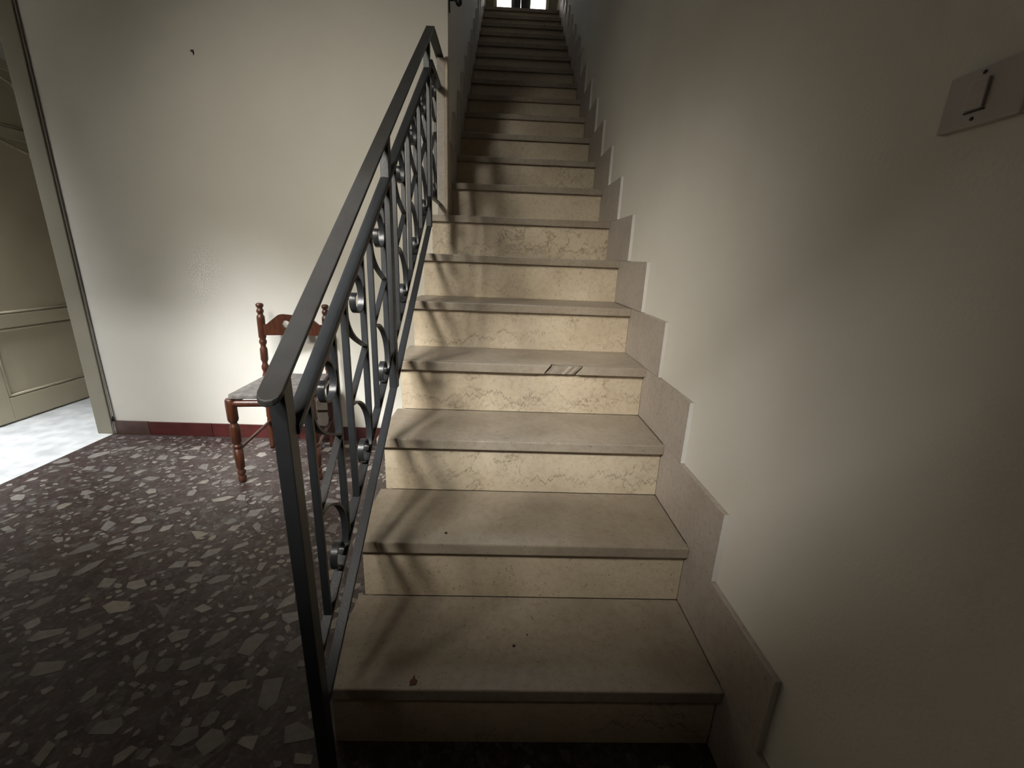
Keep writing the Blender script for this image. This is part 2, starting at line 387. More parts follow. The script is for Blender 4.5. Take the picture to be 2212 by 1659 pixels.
# ---- stone chips set in the floor
CHIPS=[
 [(-1.018,0.096),(-1.035,0.157),(-0.99,0.166),(-0.978,0.101),(-0.992,0.083)],
 [(-0.918,0.013),(-0.933,0.048),(-0.91,0.06),(-0.863,0.039),(-0.861,0.024)],
 [(-1.177,0.109),(-1.182,0.147),(-1.147,0.153),(-1.144,0.12),(-1.17,0.107)],
 [(-1.143,0.231),(-1.144,0.271),(-1.126,0.292),(-1.09,0.289),(-1.105,0.222)],
 [(-1.027,0.239),(-1.026,0.266),(-1.002,0.291),(-0.987,0.263),(-1.005,0.233)],
 [(-1.357,0.281),(-1.35,0.296),(-1.312,0.304),(-1.301,0.275),(-1.329,0.258)],
 [(-1.239,0.246),(-1.236,0.29),(-1.204,0.305),(-1.199,0.277),(-1.225,0.246)],
 [(-1.116,0.372),(-1.11,0.418),(-1.09,0.445),(-1.074,0.402)],
 [(-1.24,0.366),(-1.225,0.382),(-1.174,0.393),(-1.174,0.375),(-1.22,0.362)],
 [(-1.349,0.372),(-1.335,0.393),(-1.297,0.377),(-1.317,0.36)],
 [(-1.477,0.394),(-1.431,0.374),(-1.427,0.403),(-1.408,0.339)],
 [(-1.613,0.379),(-1.6,0.4),(-1.547,0.397),(-1.527,0.364),(-1.571,0.352)],
 [(-1.684,0.357),(-1.657,0.394),(-1.639,0.37),(-1.671,0.35)],
 [(-1.58,0.264),(-1.6,0.295),(-1.563,0.321),(-1.544,0.3),(-1.569,0.264)],
 [(-1.703,0.259),(-1.701,0.29),(-1.638,0.302),(-1.633,0.284),(-1.683,0.256)],
 [(-1.598,0.162),(-1.613,0.197),(-1.546,0.204),(-1.536,0.177),(-1.58,0.159)],
 [(-1.341,0.03),(-1.34,0.054),(-1.299,0.066),(-1.283,0.05),(-1.287,0.03)],
 [(-1.154,0.009),(-1.147,0.044),(-1.12,0.049),(-1.106,0.025),(-1.13,0.007)],
 [(-1.017,0.014),(-1.011,0.027),(-0.98,0.03),(-0.977,-0.0)],
 [(-0.881,-0.024),(-0.886,-0.004),(-0.848,-0.008),(-0.845,-0.026)],
 [(-1.454,0.483),(-1.441,0.518),(-1.414,0.513),(-1.402,0.485),(-1.425,0.475)],
 [(-1.385,0.48),(-1.367,0.51),(-1.323,0.516),(-1.328,0.491),(-1.363,0.471)],
 [(-1.226,0.465),(-1.215,0.508),(-1.18,0.521),(-1.192,0.49),(-1.211,0.461)],
 [(-1.605,0.452),(-1.617,0.475),(-1.583,0.49),(-1.551,0.462),(-1.572,0.444)],
 [(-1.813,0.499),(-1.807,0.554),(-1.775,0.582),(-1.773,0.539),(-1.791,0.499)],
 [(-1.92,0.594),(-1.912,0.64),(-1.888,0.662),(-1.85,0.648),(-1.862,0.624),(-1.9,0.595)],
 [(-1.803,0.614),(-1.798,0.643),(-1.766,0.654),(-1.767,0.632)],
 [(-1.475,0.59),(-1.475,0.635),(-1.431,0.648),(-1.435,0.619),(-1.461,0.591)],
 [(-1.587,0.626),(-1.577,0.644),(-1.537,0.634),(-1.55,0.616)],
 [(-1.237,0.614),(-1.25,0.654),(-1.214,0.667),(-1.192,0.621)],
 [(-1.261,0.543),(-1.268,0.574),(-1.244,0.578),(-1.242,0.533)],
 [(-1.718,0.733),(-1.724,0.762),(-1.695,0.777),(-1.689,0.747),(-1.705,0.731)],
 [(-1.603,0.737),(-1.572,0.738),(-1.533,0.726),(-1.552,0.69)],
 [(-1.812,0.723),(-1.807,0.757),(-1.763,0.772),(-1.753,0.738),(-1.791,0.717)],
 [(-1.48,0.748),(-1.476,0.775),(-1.448,0.783),(-1.449,0.742)],
 [(-1.781,0.851),(-1.778,0.882),(-1.744,0.894),(-1.735,0.863),(-1.757,0.841)],
 [(-1.569,0.955),(-1.578,0.995),(-1.551,0.994),(-1.529,0.949)],
 [(-1.473,0.959),(-1.464,0.986),(-1.437,0.996),(-1.438,0.952)],
 [(-2.301,1.177),(-2.309,1.216),(-2.266,1.211),(-2.242,1.159)],
 [(-1.583,1.215),(-1.567,1.242),(-1.534,1.24),(-1.54,1.2)],
 [(-1.787,1.183),(-1.79,1.237),(-1.764,1.254),(-1.761,1.205)],
 [(-2.156,1.298),(-2.166,1.346),(-2.127,1.343),(-2.108,1.296)],
 [(-2.294,1.314),(-2.293,1.358),(-2.249,1.336),(-2.26,1.304)],
 [(-1.722,0.578),(-1.704,0.617),(-1.661,0.618),(-1.689,0.59)],
 [(-1.916,0.472),(-1.938,0.5),(-1.875,0.532),(-1.856,0.497),(-1.89,0.473)],
 [(-1.691,0.45),(-1.704,0.492),(-1.661,0.488),(-1.656,0.451)],
 [(-1.81,0.363),(-1.808,0.404),(-1.779,0.421),(-1.774,0.4),(-1.792,0.363)],
 [(-1.47,0.252),(-1.464,0.28),(-1.436,0.294),(-1.431,0.267),(-1.451,0.249)],
 [(-1.421,0.097),(-1.425,0.123),(-1.415,0.139),(-1.401,0.118),(-1.412,0.097)],
 [(-1.122,0.126),(-1.112,0.15),(-1.075,0.159),(-1.068,0.137),(-1.095,0.113)],
 [(-1.177,0.187),(-1.168,0.199),(-1.15,0.197),(-1.153,0.176)],
 [(-1.259,0.18),(-1.263,0.204),(-1.225,0.22),(-1.216,0.199),(-1.241,0.18)],
 [(-1.546,0.54),(-1.541,0.572),(-1.51,0.578),(-1.502,0.547)],
 [(-1.901,1.22),(-1.907,1.26),(-1.88,1.266),(-1.848,1.201)],
 [(-1.899,1.312),(-1.906,1.356),(-1.88,1.368),(-1.876,1.326)],
 [(-2.075,1.415),(-2.069,1.456),(-2.041,1.463),(-2.028,1.418)],
 [(-2.015,1.53),(-2.027,1.568),(-1.999,1.56),(-1.984,1.518)],
 [(-1.703,0.846),(-1.706,0.869),(-1.68,0.85),(-1.684,0.838)],
 [(-1.46,0.833),(-1.468,0.878),(-1.426,0.896),(-1.423,0.842)],
 [(-1.118,0.753),(-1.117,0.795),(-1.087,0.803),(-1.081,0.741)],
 [(-1.485,1.312),(-1.48,1.349),(-1.44,1.358),(-1.441,1.31)],
 [(-1.409,1.443),(-1.402,1.484),(-1.36,1.495),(-1.37,1.432)],
 [(-2.263,1.417),(-2.255,1.45),(-2.219,1.446),(-2.22,1.404)],
 [(-2.059,1.315),(-2.04,1.348),(-1.982,1.342),(-2.001,1.306)],
 [(-1.703,1.095),(-1.7,1.121),(-1.664,1.118),(-1.67,1.087)],
 [(-2.074,1.106),(-2.055,1.131),(-2.003,1.126),(-2.016,1.093)],
 [(-2.399,1.172),(-2.404,1.21),(-2.37,1.217),(-2.356,1.178)],
 [(-2.232,0.728),(-2.248,0.715),(-2.276,0.727),(-2.267,0.747)],
]

chip_n = 0
placed = []
def chip_poly(cx, cy, r, el, rot, n):
    pts = []
    for i in range(n):
        a = 2*math.pi*(i+R.uniform(-.28, .28))/n; rr = r*R.uniform(.72, 1.12)
        x, y = rr*math.cos(a)*el, rr*math.sin(a)/el
        pts.append((cx+x*math.cos(rot)-y*math.sin(rot), cy+x*math.sin(rot)+y*math.cos(rot)))
    return pts
def add_chip(pts):
    cx = sum(p[0] for p in pts)/len(pts); cy = sum(p[1] for p in pts)/len(pts)
    m = MB(); m.prism(pts, 'z', -.004, .0006); m.build('stone_chip', M_chip, floor, base=(cx, cy, 0))
def free(x, y, r):
    return all((x-a)**2+(y-b)**2 > (r+c)**2*.75 for a, b, c in placed)
for pts in CHIPS:
    cx = sum(p[0] for p in pts)/len(pts); cy = sum(p[1] for p in pts)/len(pts)
    rr = max(math.hypot(p[0]-cx, p[1]-cy) for p in pts)
    if cx > -.86 or cx < -2.57 or cy > 1.55: continue
    placed.append((cx, cy, rr*.8)); add_chip(pts); chip_n += 1
def in_floor(x, y):
    return (-2.57 < x < -.84 and -.55 < y < 1.56) or (-.84 <= x < -.03 and -.42 < y < -.03)
tries = 0
while chip_n < 297 and tries < 20000:
    tries += 1
    x, y = R.uniform(-2.57, -.03), R.uniform(-.5, 1.56)
    r = R.choice((.018, .022, .026, .030, .036))*R.uniform(.8, 1.15)
    if not in_floor(x, y) or not free(x, y, r*1.15): continue
    placed.append((x, y, r)); add_chip(chip_poly(x, y, r, R.uniform(1.0, 1.45), R.uniform(0, math.pi), R.choice((4, 5, 5, 6, 7)))); chip_n += 1
m = MB(); k = 0; tries = 0
while k < 1500 and tries < 30000:
    tries += 1
    x, y = R.uniform(-2.57, -.03), R.uniform(-.5, 1.56); r = R.uniform(.006, .015)
    if not in_floor(x, y) or not free(x, y, r): continue
    placed.append((x, y, r)); k += 1
    m.prism(chip_poly(x, y, r, R.uniform(1, 1.4), R.uniform(0, 3.1), R.choice((4, 5, 6))), 'z', -.004, .0005)
m.build('stone_chips', M_chip, floor, kind='stuff')

# ---- red-brown skirting tiles along the back wall
bb = structure_empty('baseboard_back')
xs = [-2.585, -2.40, -2.06, -1.72, -1.38, -1.04, -.815]
for i, (a, b) in enumerate(zip(xs, xs[1:])):
    m = MB(); m.box(a, b-.0025, YW-.010, YW, 0, .077+R.uniform(-.001, .001), .002)
    m.build('baseboard_tile', M_base2 if i == 0 else M_base, bb, label='brown tile at the doorway end' if i == 0 else None)

# ---- passage beyond the doorway
m = MB(); m.box(-3.27, -2.605, -1.1, 3.0, -.05, 0.0); m.build('floor', M_lit_floor, kind='structure')
m = MB(); m.box(-3.40, -3.27, -1.1, 3.0, 0, 2.7); m.build('wall_passage', M_wall, kind='structure')
m = MB(); m.box(-3.27, -2.685, -1.2, -1.1, 0, 2.7); m.build('wall_passage', M_wall, kind='structure')
m = MB(); m.box(-3.27, -2.6, 3.0, 3.1, 0, 2.7); m.build('wall_passage', M_wall, kind='structure')
m = MB(); m.box(-2.685, -2.6, YW+.12, 3.0, 0, 2.7); m.build('wall_passage', M_wall, kind='structure')
m = MB(); m.box(-3.27, -2.685, -1.1, 3.0, 2.6, 2.7); m.build('ceiling', M_ceil, kind='structure')
m = MB(); m.box(-2.684, -2.602, YW-.011, YW, 0, 2.36, .003); m.build('trim_4', M_jamb, kind='structure')

# door leaf in the far side of the passage
door = structure_empty('door_1')
fx = -3.25
y0, y1 = 1.60, 2.31
m = MB(); m.box(fx-.018, fx-.012, y0, y1, .01, 2.45); m.build('door_panel', M_door, door)
def stile(name, a, b, c, d): 
    mm = MB(); mm.box(fx-.012, fx, a, b, c, d, .004); mm.build(name, M_door, door)
stile('stile', 2.205, y1, .01, 2.45); stile('stile', y0, 1.715, .01, 2.45)
stile('rail', 1.715, 2.205, .01, .145); stile('rail', 1.715, 2.205, .53, .605)
stile('rail', 1.715, 2.205, 1.545, 1.605); stile('rail', 1.715, 2.205, 1.90, 1.955); stile('rail', 1.715, 2.205, 2.36, 2.45)
def moulding(z0, z1, arch):
    yc = .5*(1.715+2.205)
    pts = [(2.195, z0+.01)]
    if arch: pts += [(2.195, z1-.09), (2.17, z1-.055), (2.10, z1-.035), (yc+.06, z1-.012), (yc-.06, z1-.012), (1.82, z1-.035), (1.75, z1-.055), (1.725, z1-.09)]
    else: pts += [(2.195, z1-.01), (1.725, z1-.01)]
    pts += [(1.725, z0+.01)]
    P = [Vector((fx-.0085, *p)) for p in pts]; P.append(P[0])
    mm = MB()
    for a, b in zip(P, P[1:]):
        d = (b-a).normalized()*.004
        mm.tube([tuple(a-d), tuple(b+d)], .0075, 6)
    mm.build('moulding', M_door, door)
moulding(.145, .53, False); moulding(.605, 1.545, True); moulding(1.605, 1.90, True)
m = MB(); m.box(fx-.012, fx-.006, 1.715, 2.205, 1.955, 2.36); m.build('glass_pane', M_glass, door)

# thin cables in the corner beside the doorway
cab = thing('wall_cable', 'thin pair of cables running down the corner beside the left doorway', 'cable', (-2.596, YW-.005, 0))
m = MB(); m.tube(spline([(-2.594, YW-.004, 2.36), (-2.593, YW-.005, 1.5), (-2.594, YW-.005, .7), (-2.592, YW-.006, .25), (-2.590, YW-.008, .10), (-2.593, YW-.014, .03), (-2.589, YW-.016, .004)], 4), .0022, 6)
m.build('pale_wire', M_cable, cab)
m = MB(); m.tube(spline([(-2.589, YW-.003, 2.36), (-2.589, YW-.003, 1.2), (-2.588, YW-.003, .5), (-2.583, YW-.005, .12), (-2.588, YW-.014, .085), (-2.581, YW-.018, .06), (-2.588, YW-.016, .03), (-2.582, YW-.016, .004)], 4), .0016, 6)
m.build('dark_wire', M_cable2, cab)
m = MB(); m.lathe((-2.588, YW-.013, .105), (-2.586, YW-.013, .075), [(0, .003), (.15, .008), (.8, .009), (1, .004)], 10); m.build('clip', M_black, cab)

# ---------------------------------------------------------------- staircase
st = thing('staircase', 'straight flight of cream limestone steps climbing between two cream walls', 'staircase', (-.4, 0, 0))
m = MB()
poly = [(NO+.02, 0)]
for k in range(1, 8):
    yk = (k-1)*D+NO+.02
    poly += [(yk, k*H-TH), (min(k*D+NO+.02, YW), k*H-TH)]
poly += [(YW, 0)]
pp = []
for p in poly:
    if not pp or (abs(pp[-1][0]-p[0])+abs(pp[-1][1]-p[1])) > 1e-6: pp.append(p)
m.prism(pp, 'x', -.808, 0.0)
m.build('plaster_side', M_wall, st)
m = MB()
poly = [(YW, 0), (YW, 7*H-TH)]
for k in range(8, 21):
    yk = (k-1)*D+NO+.02
    poly += [(yk, (k-1)*H-TH), (yk, k*H-TH)]
poly += [(6.0, 20*H-TH), (6.0, 0)]
m.prism(poly, 'x', XL, 0.0)
m.build('stair_core', M_wall, st)

def tread_mesh(x0):
    m = MB(); m.box(x0, 0.0, 0, D+NO+.0, -TH, 0, .0035); return m
proto = {}
for k in range(1, 20):
    y = (k-1)*D; z = k*H
    if k == 4:
        # worn tread with a broken, patched piece in its front edge
        # slanted break: the ends lean to the right going up
        yb = .034; l0, l1, r0_, r1_ = -.338, -.316, -.232, -.206
        m = MB(); m.box(-.826, 0, yb, D+NO, -TH, 0)
        m.hexa([(-.826, 0, -TH), (l0, 0, -TH), (l0+.006, yb, -TH), (-.826, yb, -TH), (-.826, 0, 0), (l1, 0, 0), (l1+.006, yb, 0), (-.826, yb, 0)], .002)
        m.hexa([(r0_, 0, -TH), (0, 0, -TH), (0, yb, -TH), (r0_+.004, yb, -TH), (r1_, 0, 0), (0, 0, 0), (0, yb, 0), (r1_+.004, yb, 0)], .002)
        t = m.build('tread', M_tread, st, label='tread with a broken front edge')
        t.location = Vector(t.location) + Vector((0, y, z))*S
        t.data.name = 'tread_broken'
        g = .006; m = MB(); n_ = 9; rows = []
        for i in range(n_+1):
            q = i/n_
            xb = l0+g+(r0_-l0-2*g)*q; xt = l1+g+(r1_-l1-2*g)*q; jz = R.uniform(-.0035, -.0012); jy = R.uniform(.0008, .0045)
            rows.append((xb, xt, jz, jy))
        for A, B in zip(rows, rows[1:]):
            m.hexa([(A[0], A[3], -TH+.001), (B[0], B[3], -TH+.001), (B[0]+.005, yb-.002, -TH+.001), (A[0]+.005, yb-.002, -TH+.001),
                    (A[1], A[3]+.001, A[2]), (B[1], B[3]+.001, B[2]), (B[1]+.005, yb-.002, B[2]*.6), (A[1]+.005, yb-.002, A[2]*.6)])
        bmesh.ops.remove_doubles(m.bm, verts=m.bm.verts[:], dist=1e-5)
        grp = {}
        m.bm.verts.index_update()
        for f in m.bm.faces: grp.setdefault(tuple(sorted(v.index for v in f.verts)), []).append(f)
        bmesh.ops.delete(m.bm, geom=[f for gq in grp.values() if len(gq) > 1 for f in gq], context='FACES_ONLY')
        f = m.build('patched_fragment', M_patch, None, label='rough patched piece of stone')
        f.parent = t; f.location = Vector((.4*S, 0, 0))
        continue
    if k == 7:
        m = MB(); m.prism([(-.826, 0), (0, 0), (0, D+NO), (-.745, D+NO), (-.745, YW-y), (-.826, YW-y)], 'z', -TH, 0, .003)
        t = m.build('tread', M_tread, st); t.location = Vector(t.location) + Vector((0, y, z))*S
        continue
    key = 'wide' if k < 8 else 'narrow'
    if key not in proto:
        m = tread_mesh(-.826 if k < 8 else -.745)
        t = m.build('tread', M_tread, st); proto[key] = t
        t.location = Vector(t.location) + Vector((0, y, z))*S
    else:
        t = copy_to(proto[key], st, (0, 0, 0)); t.location = Vector(proto[key].location) + Vector((0, y-proto[key]['y'], z-proto[key]['z']))*S
    t['y'] = y; t['z'] = z
for k in range(1, 21):
    y = (k-1)*D+NO; z0 = (k-1)*H; z1 = k*H-TH
    key = ('r1' if k == 1 else 'rw' if k < 8 else 'rn')
    if key not in proto:
        m = MB(); m.box(-.81 if k < 8 else -.745, 0.0, 0, .02, 0, H-TH, .0015)
        t = m.build('riser', M_riser, st); proto[key] = t
        t.location = Vector(t.location) + Vector((0, y, z0))*S
    else:
        t = copy_to(proto[key], st, (0, 0, 0)); t.location = Vector(proto[key].location) + Vector((0, y-proto[key]['y'], z0-proto[key]['z']))*S
    t['y'] = y; t['z'] = z0
m = MB(); m.box(-.745, 0.0, 19*D, 6.0, 20*H-TH, 20*H, .003); m.build('landing_slab', M_tread, st)
for t in st.children:
    for q in ('y', 'z'):
        if q in t: del t[q]

# stepped limestone skirting on the right wall, one slab per step
tr = structure_empty('trim_1')
def skirt(parent, x0, x1, k, ymin=None):
    a = (k-1.48)*D; b = k*D+NO
    if ymin is not None: a = max(a, ymin)
    mm = MB(); mm.box(x0, x1, a, b, k*H+.0006, (k+1)*H-.0006, .0012); o = mm.build('skirting_slab', [M_skirt, M_white], parent)
    for p in o.data.polygons:
        if p.normal.y < -.9: p.material_index = 1          # the raw front end is painted over with the wall
for k in range(1, 20): skirt(tr, 0.0, .012, k)
for a, b in ((-1.0, -.62), (-.62, -.22), (-.22, NO)):
    m = MB(); m.box(0.0, .012, max(a, FY), b-.001, 0, .1725, .0012); m.build('skirting_slab', M_skirt, tr)
m = MB(); m.box(0.0, .012, (20-1.48)*D, YD_, 20*H, 21*H, .0012); m.build('skirting_slab', M_skirt, tr)
tl = structure_empty('trim_2')
for k in range(7, 20): skirt(tl, XL, -.745, k, YW+.001)
m = MB(); m.box(XL, -.745, (20-1.48)*D, YD_, 20*H, 21*H, .0012); m.build('skirting_slab', M_skirt, tl)
# upright stone strip protecting the wall corner above the seventh step
cp = structure_empty('trim_3')
m = MB(); m.box(-.802, -.766, 1.560, YW, 7*H, 1.85, .003); m.build('corner_strip', M_skirt, cp)
m = MB(); m.box(-.7655, -.752, 1.552, YW, 7*H, 1.852, .004); m.build('corner_bead', M_riser, cp)

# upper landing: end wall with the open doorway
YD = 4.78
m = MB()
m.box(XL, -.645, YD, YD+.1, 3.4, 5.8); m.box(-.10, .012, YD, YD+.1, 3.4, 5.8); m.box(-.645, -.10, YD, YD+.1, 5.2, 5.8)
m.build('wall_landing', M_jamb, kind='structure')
dr = structure_empty('door_2')
m = MB(); m.box(-.662, -.645, YD-.02, YD, 3.4, 5.24, .002); m.box(-.645, -.630, YD-.02, YD+.1, 3.4, 5.2, .002); m.build('door_jamb', M_door, dr)
m = MB(); m.box(-.10, -.085, YD-.02, YD, 3.4, 5.24, .002); m.box(-.115, -.10, YD-.02, YD+.1, 3.4, 5.2, .002); m.build('door_jamb', M_door, dr)
m = MB(); m.box(-.63, -.115, YD-.02, YD+.1, 5.18, 5.2); m.build('door_head', M_door, dr)

m = MB(); m.box(-4, 4, 9.5, 9.6, 2.0, 9.0); m.build('wall_backdrop', M_out, kind='structure')  # added backdrop, lit to make the upper doorway read white
m = MB(); m.box(-3, 3, 6.0, 9.5, 3.3, 3.38); m.build('floor', M_out, kind='structure')

# ---------------------------------------------------------------- iron railing
XC = -.792
rl = thing('stair_railing', 'dark grey wrought iron stair railing with scrolls, left of the lower steps', 'railing', (XC, -.07, 0))
def nose(y): return .7224*y
HR, SR, AR, BR = .903, .804, .357, .240            # heights of handrail, second rail and bottom bar above the nosing line at y=0
# newel leans a little
m = MB(); zt = HR-.008+nose(-.07)
def post_box(m, y0, y1, z0, z1, xb, xt, w, bev=.0018):
    m.hexa([(xb-w/2, y0, z0), (xb+w/2, y0, z0), (xb+w/2, y1, z0), (xb-w/2, y1, z0),
            (xt-w/2, y0, z1+nose(y0)), (xt+w/2, y0, z1+nose(y0)), (xt+w/2, y1, z1+nose(y1)), (xt-w/2, y1, z1+nose(y1))], bev)
post_box(m, -.082, -.056, 0, HR-.008, -.787, -.796, .023); m.build('post', M_iron, rl)
m = MB(); post_box(m, .548, .576, BR-.01+nose(.56), HR-.008, XC, XC, .022); m.build('post', M_iron, rl)
m = MB(); post_box(m, 1.224, 1.250, BR-.01+nose(1.24), HR-.008, XC, XC, .022); m.build('post', M_iron, rl)
# handrail: flat bar with rounded foot, level return to the wall
YK = 1.33
m = MB(); wd = .0335; t = .009
outline = []
ys = -.118
for a in range(0, 181, 30):
    outline.append((XC - wd/2*math.cos(math.radians(a)), ys+.014 - .014*math.sin(math.radians(a))))
rows = [(x, y) for x, y in outline]
top = [m.v((x, y, HR+nose(y))) for x, y in rows] + [m.v((XC+wd/2, YK, HR+nose(YK))), m.v((XC-wd/2, YK, HR+nose(YK)))]
bot = [m.v((x, y, HR-t+nose(y))) for x, y in rows] + [m.v((XC+wd/2, YK, HR-t+nose(YK))), m.v((XC-wd/2, YK, HR-t+nose(YK)))]
fs = [m.bm.faces.new(top), m.bm.faces.new(bot[::-1])]
for i in range(len(top)): fs.append(m.bm.faces.new((top[i], bot[i], bot[(i+1) % len(top)], top[(i+1) % len(top)])))
bmesh.ops.recalc_face_normals(m.bm, faces=fs)
m._bev(fs, .002)
zk = HR+nose(YK)
m.box(XC-wd/2, XC+wd/2, YK-.004, YW-.001, zk-t, zk, .002)
m.build('handrail', M_iron_worn, rl)
# second rail, rounded edges
m = MB(); w2 = .026
m.hexa([(XC-w2/2, -.058, SR-.02+nose(-.058)), (XC+w2/2, -.058, SR-.02+nose(-.058)), (XC+w2/2, YK-.03, SR-.02+nose(YK-.03)), (XC-w2/2, YK-.03, SR-.02+nose(YK-.03)),
        (XC-w2/2, -.058, SR+nose(-.058)), (XC+w2/2, -.058, SR+nose(-.058)), (XC+w2/2, YK-.03, SR+nose(YK-.03)), (XC-w2/2, YK-.03, SR+nose(YK-.03))], .006)
zs = SR+nose(YK-.03)
m.box(XC-w2/2, XC+w2/2, YK-.034, 1.559, zs-.02, zs, .006)
m.build('upper_rail', M_iron, rl)
m = MB(); w3 = .021
ye = 1.262
m.hexa([(XC-w3/2, -.060, BR-.008+nose(-.06)), (XC+w3/2, -.06, BR-.008+nose(-.06)), (XC+w3/2, ye, BR-.008+nose(ye)), (XC-w3/2, ye, BR-.008+nose(ye)),
        (XC-w3/2, -.060, BR+nose(-.06)), (XC+w3/2, -.06, BR+nose(-.06)), (XC+w3/2, ye, BR+nose(ye)), (XC-w3/2, ye, BR+nose(ye))], .0015)
m.build('bottom_bar', M_iron, rl)
m = MB(); w3 = .0185; za = AR+nose(1.24)
m.hexa([(XC-w3/2, -.060, AR-.008+nose(-.06)), (XC+w3/2, -.06, AR-.008+nose(-.06)), (XC+w3/2, 1.24, AR-.008+nose(1.24)), (XC-w3/2, 1.24, AR-.008+nose(1.24)),
        (XC-w3/2, -.060, AR+nose(-.06)), (XC+w3/2, -.06, AR+nose(-.06)), (XC+w3/2, 1.24, AR+nose(1.24)), (XC-w3/2, 1.24, AR+nose(1.24))], .0015)
m.box(XC-w3/2, XC+w3/2, 1.236, 1.559, za-.008, za, .0015)
m.build('lower_rail', M_iron, rl)

bw, bd = .0135, .008
def baluster(y, zb=None, ztop=None):
    mm = MB(); a, b = y-bd/2, y+bd/2
    zlo = (lambda q: AR-.004+nose(q)) if zb is None else (lambda q: zb)
    zhi = (lambda q: SR-.012+nose(q)) if ztop is None else (lambda q: ztop)
    x0, x1 = XC-bw/2, XC+bw/2
    mm.hexa([(x0, a, zlo(a)), (x1, a, zlo(a)), (x1, b, zlo(b)), (x0, b, zlo(b)), (x0, a, zhi(a)), (x1, a, zhi(a)), (x1, b, zhi(b)), (x0, b, zhi(b))], .001)
    return mm.build('baluster', M_iron, rl)
UP = [(.070, .792), (.058, .787), (.056, .772), (.066, .757), (.086, .752), (.106, .761), (.114, .782), (.108, .805), (.091, .824), (.066, .831), (.040, .823),
      (.020, .804), (.009, .778), (.009, .750), (.021, .727), (.045, .706), (.080, .688), (.118, .672)]
LO = [(.008, .568), (.032, .566), (.058, .556), (.086, .536), (.107, .506), (.115, .470), (.111, .440), (.096, .417), (.076, .407), (.056, .413), (.046, .431), (.051, .451), (.067, .461), (.083, .455), (.088, .440), (.078, .431)]
bays = [0.0, .190, .382, .640, .842, 1.042]
for i, yb in enumerate(bays):
    off = (yb, nose(yb))
    baluster(yb+.002); baluster(yb+.124)
    if i == 0:
        m = MB(); m.ribbon(spline(UP, 4), XC-.0065, XC+.0065, .0042); u0 = m.build('upper_scroll', M_iron, rl, base=(XC, 0, 0)); 
        m = MB(); m.ribbon(spline(LO, 4), XC-.0065, XC+.0065, .0042); l0 = m.build('lower_scroll', M_iron, rl, base=(XC, 0, 0))
        m = MB(); m.ribbon([(.121, .668), (.006, .572)], XC-.0065, XC+.0065, .0045); b0 = m.build('brace', M_iron, rl, base=(XC, 0, 0))
    else:
        for q in (u0, l0, b0): copy_to(q, rl, (XC, off[0], off[1]))
# last short bay between the top post and the wall
yb = 1.298
zr = zs-.02
baluster(yb+.002, za-.004, zr+.004); baluster(yb+.130, za-.004, zr+.004)
dz = zr-.832+.0
for q in (u0, l0, b0): copy_to(q, rl, (XC, yb, dz if q is not l0 else za-.405))
for o in list(rl.children):
    if o.name.startswith('brace') and abs(o.location.y/S-yb-.07) < .01: o.location.z = (dz-.04)*S

# ---------------------------------------------------------------- chair
FLp, FRp, RLp, RRp = (-1.625, 1.107), (-1.300, 1.144), (-1.674, 1.478), (-1.372, 1.512)
ch = thing('dining_chair', 'reddish turned-wood chair with grey seat and shaped slat back against the wall', 'chair', (-1.5, 1.3, 0))
LEG = [(0, .012), (.02, .0165), (.065, .0175), (.08, .0125), (.092, .0125), (.105, .0165), (.135, .0175), (.15, .012), (.165, .012), (.18, .017), (.40, .0195), (.408, .015), (.42, .015), (.43, .0195), (.455, .0195), (.463, .0145), (.475, .0145), (.49, .0195),
       (.67, .0205), (.69, .019), (.71, .0135), (.725, .0135), (.74, .019), (.76, .0215), (.93, .022), (.985, .021), (1, .017)]
for p in (FLp, FRp):
    m = MB(); m.lathe((p[0], p[1], 0), (p[0]-.006, p[1]+.004, .393), LEG, 16); m.build('front_leg', M_wood, ch)
POST = [(0, .012), (.03, .0145), (.20, .016), (.22, .0135), (.235, .016), (.46, .017), (.52, .0172), (.54, .013), (.552, .013), (.565, .0172), (.585, .0175), (.60, .0125), (.612, .0125), (.63, .0178), (.70, .0175), (.715, .0122), (.727, .0122), (.74, .0172),
        (.755, .0175), (.765, .013), (.78, .0175), (.90, .0185), (.915, .018), (.925, .0125), (.935, .0125), (.942, .0165), (.955, .0165), (.963, .0125), (.97, .0125), (.978, .0172), (.992, .0178), (1, .011)]
for p, dx in ((RLp, .004), (RRp, .006)):
    m = MB(); m.lathe((p[0], p[1]-.01, 0), (p[0]+dx, p[1]+.022, .757), POST, 16); m.build('back_post', M_wood, ch)
def bar(name, a, b, r, prof=None):
    mm = MB(); mm.lathe(a, b, prof or [(0, r*.8), (.06, r), (.94, r), (1, r*.8)], 12); mm.build(name, M_wood, ch)
zz = .372
bar('seat_rail', (*FLp, zz), (*FRp, zz), .0155); bar('seat_rail', (*RLp, zz), (*RRp, zz), .013)
bar('seat_rail', (*FLp, zz), (*RLp, zz), .0145); bar('seat_rail', (*FRp, zz), (*RRp, zz), .0145)
bar('stretcher', (*FLp, .155), (*RLp, .150), .0075); bar('stretcher', (*FRp, .155), (*RRp, .150), .0075)
bar('stretcher', (*RLp, .20), (*RRp, .20), .0075); 
